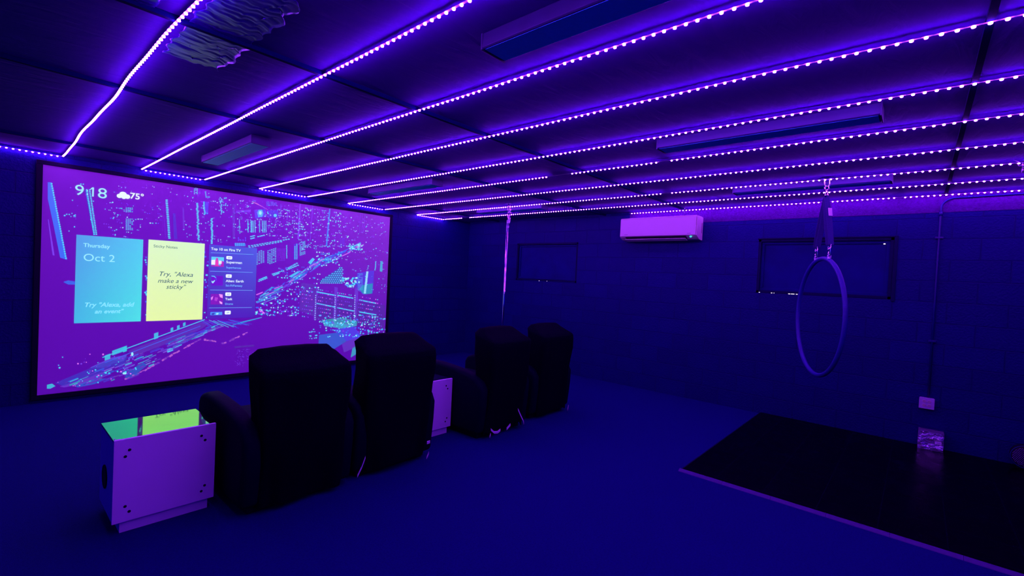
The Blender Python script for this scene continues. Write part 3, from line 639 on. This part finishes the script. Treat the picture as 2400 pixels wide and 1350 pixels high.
# ------------------------------------------------------------------ aerial hoop
hx, hy, hz = 4.85, .655, 1.245; HR = .508
ah = thing('aerial_hoop', 'round aerial hoop hanging by straps from the ceiling in front of the right window', 'aerial hoop', (hx, hy, hz))
dh = Vector((math.cos(math.radians(27.4)), math.sin(math.radians(27.4)), 0)); nh = Vector((-dh.y, dh.x, 0)); Z = Vector((0, 0, 1))
obj('ring', tube(nb(), [dh * HR * math.cos(k * PI / 36) + Z * HR * math.sin(k * PI / 36) for k in range(72)], .0185, 14, True), 'hoop_tape', ah, True)
aT = math.radians(74)
topP = Vector((0, 0, 2.30 - hz))
for s in (-1, 1):
    q = dh * (s * HR * math.cos(aT)) + Z * (HR * math.sin(aT))
    # tab welded on the ring, carabiner, sling
    bm = tube(nb(), [q + Z * .03 + nh * .012 * math.cos(k * PI / 6) + Z * .018 * math.sin(k * PI / 6) for k in range(12)], .0045, 8, True); box(bm, q.x - .012, q.x + .012, q.y - .012, q.y + .012, q.z + .0, q.z + .03)
    obj('ring_tab', bm, 'steel', ah, True)
    c = q + Z * .085
    bm = nb(); pts = []
    for k in range(16):
        a = 2 * PI * k / 16; pts.append(c + dh * (.021 + (.004 if s > 0 else 0)) * math.cos(a) + Z * (.022 * math.sin(a) + math.copysign(.032, math.sin(a) + 1e-9)))
    tube(bm, pts, .0052, 8, True); tube(bm, [c + dh * .022 - Z * .012, c + dh * .022 + Z * .03], .0078, 10)
    obj('carabiner', bm, 'chrome', ah, True)
    e = q + Z * .13
    # webbing sling: two flat bands between carabiner and the swivel
    bm = nb()
    for off in (-.020, .020):
        pv = None
        for k in range(13):
            t_ = k / 12; p = e.lerp(topP, t_) + dh * off * (1 - t_ * .6) + nh * .006 * math.sin(t_ * PI) * (1 if off > 0 else -1)
            wv_ = nh * .018 * (1 - .25 * t_) + dh * .012
            q4 = [bm.verts.new(p - wv_), bm.verts.new(p + wv_), bm.verts.new(p + wv_ + dh * .004), bm.verts.new(p - wv_ + dh * .004)]
            if pv:
                for i in range(4): bm.faces.new((pv[i], pv[(i + 1) % 4], q4[(i + 1) % 4], q4[i]))
            else: bm.faces.new(q4)
            pv = q4
        bm.faces.new(pv[::-1])
    st = obj('sling', bm, 'webbing', ah)
    if s < 0:
        # sewn label sleeve on the near sling
        p = e.lerp(topP, .66); bm = nb(); u = Vector((.73, -.68, 0)); vv = Vector((-.6, -.66, 0)).normalized()
        up = (topP - e).normalized()
        vs = []
        for (a, b) in ((-1, -1), (1, -1), (1, 1), (-1, 1)):
            for dd in (0.028, .033): vs.append(bm.verts.new(p + u * .016 * a + up * .036 * b + vv * dd))
        for f_ in ((0, 2, 4, 6), (1, 7, 5, 3), (0, 1, 3, 2), (2, 3, 5, 4), (4, 5, 7, 6), (6, 7, 1, 0)): bm.faces.new([vs[i] for i in f_])
        o = obj('care_label', bm, 'strap_white', st)
bm = nb(); tube(bm, [topP + Z * -.01, topP + Z * .015, topP + Z * .02, topP + Z * .05], [.013, .016, .012, .012], 14); tube(bm, [topP + Z * (.068 + .018 * math.sin(k * PI / 7)) + nh * .016 * math.cos(k * PI / 7) for k in range(14)], .005, 8, True)
obj('swivel', bm, 'chrome', ah, True)
bm = nb(); c = topP + Z * .115
tube(bm, [c + nh * .02 * math.cos(k * PI / 8) + Z * (.018 * math.sin(k * PI / 8) + math.copysign(.014, math.sin(k * PI / 8) + 1e-9)) for k in range(16)], .0045, 8, True)
obj('top_carabiner', bm, 'chrome', ah, True)
bm = nb(); zt = ZC - hz
for s in (-1, 1): tube(bm, [c + Z * .02, Vector((0, s * .025, zt - .012)), Vector((0, s * .05, zt - .004))], .004, 8)
tube(bm, [(0, 0, zt - .02), (0, 0, zt - .001)], .03, 16)
obj('ceiling_eye', bm, 'painted_pipe', ah, True)

# small loose hooks left on the ceiling
def hook(label, x, y, r=.014, wires=False):
    t = thing('ceiling_hook', label, 'hook', (x, y, ZC)); bm = nb()
    tube(bm, [(0, 0, -.001), (0, 0, -.05)], .004, 8); tube(bm, [(r * math.sin(a), 0, -.05 - r + r * math.cos(a)) for a in [k * PI / 7 for k in range(12)]], .0035, 8)
    obj('hook', bm, 'steel', t, True)
    if wires:
        for k, (dx, dy) in enumerate(((.05, .03), (.06, -.04), (-.05, .05))):
            obj('wire', tube(nb(), [(0, 0, -.035), (dx * .5, dy * .5, -.03 + .01 * k), (dx, dy, -.002)], .002, 6), 'steel', t, True)
hook('small metal hook hanging from the ceiling above the air conditioner', 5.86, 2.29)
hook('metal hook with loose wires at the right edge of the ceiling', 4.876, -.505, .016, True)

# ------------------------------------------------------------------ electrical conduit, outlet, foil box, mesh speaker
ct = thing('electrical_conduit', 'thin painted conduit pipe running down the block wall right of the window', 'conduit', (XF - .018, -.115, .49))
pts = [(0, 0, 0), (0, 0, 1.0), (0, 0, 1.84)] + [(0, -.10 + .10 * math.cos(a), 1.84 + .088 * math.sin(a)) for a in [PI / 16 * k for k in range(1, 9)]] + [(0, -.5, 1.932), (0, -1.6, 1.935)]
obj('pipe', tube(nb(), pts, .0095, 12), 'painted_pipe', ct, True)
obj('coupling', tube(nb(), [(0, 0, 1.76), (0, 0, 1.80)], .014, 12), 'painted_pipe', ct, True)
obj('coupling', tube(nb(), [(0, -.18, 1.931), (0, -.21, 1.931)], .013, 12), 'painted_pipe', ct, True)
for z in (1.55, .55): obj('pipe_strap', B(-.012, .016, -.03, .03, z - .01, z + .01), 'painted_pipe', ct, bevel=.003)
ou = thing('electrical_outlet', 'square outlet box with four sockets low on the block wall', 'outlet', (XF, -.105, .437))
obj('outlet_box', B(-.045, -.001, -.052, .052, -.05, .05), 'outlet', ou, bevel=.004)
obj('cover_plate', B(-.05, -.0455, -.056, .056, -.053, .053), 'outlet', ou, bevel=.003)
for yy in (-.018, .018):
    for zz in (-.02, .02):
        bm = nb(); bmesh.ops.create_cone(bm, cap_ends=True, segments=20, radius1=.0155, radius2=.014, depth=.003, matrix=Matrix.Translation((-.0517, yy, zz)) @ Matrix.Rotation(-PI / 2, 4, 'Y'))
        sk = obj('socket', bm, 'white_plastic', ou)
        bm = nb(); box(bm, -.0545, -.0534, yy - .006, yy - .0045, zz - .005, zz + .005); box(bm, -.0545, -.0534, yy + .0045, yy + .006, zz - .004, zz + .004); obj('slot', bm, 'dark_gap', sk)
MATX0, MATY1, MZ = 3.64, 1.356, .014
fb = thing('foil_box', 'crinkled silver foil box with a white label, on the dark floor against the wall', 'box', (6.0, -.15, MZ))
bm = nb(); box(bm, -.045, .085, -.09, .092, .001, .172); bmesh.ops.subdivide_edges(bm, edges=bm.edges, cuts=7, use_grid_fill=True)
for v in bm.verts:
    n_ = noise.noise(v.co * 22); v.co += Vector((-.008, .004, .003)) * n_ * (1 if .02 < v.co.z < .165 else .3)
obj('wrapping', bm, 'foil', fb)
lb = obj('label', B(-.056, -.054, -.075, -.03, .07, .095), 'label_white', fb)
for k in range(3): obj('print_line', B(-.0568, -.0561, -.071, -.036 - .008 * (k % 2), .075 + k * .006, .0768 + k * .006), 'dark_gap', lb)
sp_ = thing('mesh_speaker', 'round perforated metal speaker grille at the right edge, low by the wall', 'speaker', (6.0, -.765, MZ))
R_ = .095; bm = nb(); tube(bm, [(-.02, 0, R_ + .01), (.08, 0, R_ + .01)], R_ - .004, 40); obj('shell', bm, 'frame_black', sp_, True)
bm = nb(); tube(bm, [(-.022, (R_) * math.cos(k * PI / 24), R_ + .01 + R_ * math.sin(k * PI / 24)) for k in range(48)], .004, 8, True); obj('rim', bm, 'painted_pipe', sp_, True)
bm = nb(); s_ = .0115
for i in range(-9, 10):
    for j in range(-10, 11):
        y = i * s_ + (j % 2) * s_ / 2; z = j * s_ * .87
        if math.hypot(y, z) < R_ - .012: bmesh.ops.create_uvsphere(bm, u_segments=8, v_segments=5, radius=.0034, matrix=Matrix.Translation((-.023 - .02 * (1 - (math.hypot(y, z) / R_) ** 2), y, z + R_ + .01)))
obj('grille', bm, 'mesh_metal', sp_, True)
bm = nb(); N = 24; 
rings = []
for q in range(7):
    r = (R_ - .004) * q / 6; rings.append([bm.verts.new((-.021 - .02 * (1 - (r / R_) ** 2), r * math.cos(2 * PI * k / N), R_ + .01 + r * math.sin(2 * PI * k / N))) for k in range(N if q else 1)])
for k in range(N): bm.faces.new((rings[0][0], rings[1][k], rings[1][(k + 1) % N]))
for a, b in zip(rings[1:], rings[2:]):
    for k in range(N): bm.faces.new((a[k], b[k], b[(k + 1) % N], a[(k + 1) % N]))
obj('grille_backing', bm, 'dark_gap', sp_, True)
obj('foot', B(-.01, .07, -.05, .05, .001, .02), 'frame_black', sp_)

# ------------------------------------------------------------------ black portable dance floor with edging
df = thing('dance_floor', 'glossy black tiled dance floor laid along the block wall', 'dance floor', (MATX0, MATY1, 0))
obj('tile_surface', B(.032, XF - .004 - MATX0, -3.4, -.02, .0005, MZ), 'dance', df)
y = 0
for k in range(11):
    L = .3235
    prof = [(0, .0), (.034, .0), (.034, MZ + .001), (.028, MZ + .002), (.004, .004)]
    o = obj('edge_ramp', prism(nb(), prof, -y - L + .0015, -y, 'y'), 'edge_trim', df); y += L
y = .034
for k in range(8):
    L = .3235; e_ = min(y + L - .0015, XF - .004 - MATX0)
    if e_ - y < .01: break
    prof = [(0, 0), (-.022, 0), (-.022, MZ + .001), (-.016, MZ + .002), (-.002, .004)]
    o = obj('edge_ramp', prism(nb(), prof, y, e_, 'x'), 'window_frame', df); y += L
    o['label'] = 'dark edge ramp on the side toward the screen'

# ------------------------------------------------------------------ ceiling light fixtures (switched off)
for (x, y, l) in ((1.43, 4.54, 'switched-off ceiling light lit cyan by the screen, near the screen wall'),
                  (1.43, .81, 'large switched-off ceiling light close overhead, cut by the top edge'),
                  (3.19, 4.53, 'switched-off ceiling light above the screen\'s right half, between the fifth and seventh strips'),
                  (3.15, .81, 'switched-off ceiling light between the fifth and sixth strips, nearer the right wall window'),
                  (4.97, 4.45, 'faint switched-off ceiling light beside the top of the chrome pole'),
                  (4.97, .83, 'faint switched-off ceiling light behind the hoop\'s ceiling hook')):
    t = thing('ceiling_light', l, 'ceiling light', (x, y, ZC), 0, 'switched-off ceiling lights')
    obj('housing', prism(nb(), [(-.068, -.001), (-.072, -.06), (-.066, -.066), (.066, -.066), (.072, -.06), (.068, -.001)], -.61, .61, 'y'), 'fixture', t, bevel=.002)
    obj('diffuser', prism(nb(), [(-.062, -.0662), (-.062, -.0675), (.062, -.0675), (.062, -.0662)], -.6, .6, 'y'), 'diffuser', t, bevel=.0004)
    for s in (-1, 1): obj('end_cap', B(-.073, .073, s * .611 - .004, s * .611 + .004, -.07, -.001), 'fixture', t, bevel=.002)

# ------------------------------------------------------------------ crumpled plastic sheeting on the ceiling
MT['sheeting'] = mat('sheeting', (.03, .003, .2), .32, spec=.25, nscale=8)
MT['sheeting'].node_tree.nodes['Principled BSDF'].inputs['Specular Tint'].default_value = (.12, .45, .9, 1)
for (x0, x1, y0, y1, l, sd) in ((.56, .80, 1.85, 2.80, 'crumpled dark plastic sheeting on the ceiling, right of the leftmost light strip', 3), (.14, .44, 1.45, 2.35, 'small crumpled plastic sheeting on the ceiling, left of the leftmost light strip', 8)):
    bm = nb(); NXs, NYs = 26, 120; zt_ = []
    for lay_ in (0, 1):
        zt_.append([[bm.verts.new((x0 + (x1 - x0) * i / NXs + .03 * noise.noise(Vector((j * .11, sd + lay_ * 0, i * .2))), y0 + (y1 - y0) * j / NYs + .04 * noise.noise(Vector((i * .2, sd * 2, 0))),
                     ZC - .0068 + .0015 * lay_ + .0045 * noise.noise(Vector((i * .09 + sd, j * .42 + .5 * noise.noise(Vector((i * .2, 0, sd))), sd))))) for i in range(NXs + 1)] for j in range(NYs + 1)])
    for g in zt_:
        for j in range(NYs):
            for i in range(NXs): bm.faces.new((g[j][i], g[j][i + 1], g[j + 1][i + 1], g[j + 1][i]))
    for j in range(NYs):
        for i in (0, NXs): bm.faces.new((zt_[0][j][i], zt_[0][j + 1][i], zt_[1][j + 1][i], zt_[1][j][i]))
    for i in range(NXs):
        for j in (0, NYs): bm.faces.new((zt_[0][j][i], zt_[0][j][i + 1], zt_[1][j][i + 1], zt_[1][j][i]))
    tag(obj('plastic_sheet', bm, 'sheeting', smooth=True), l, 'plastic sheet', 'plastic sheeting on the ceiling')
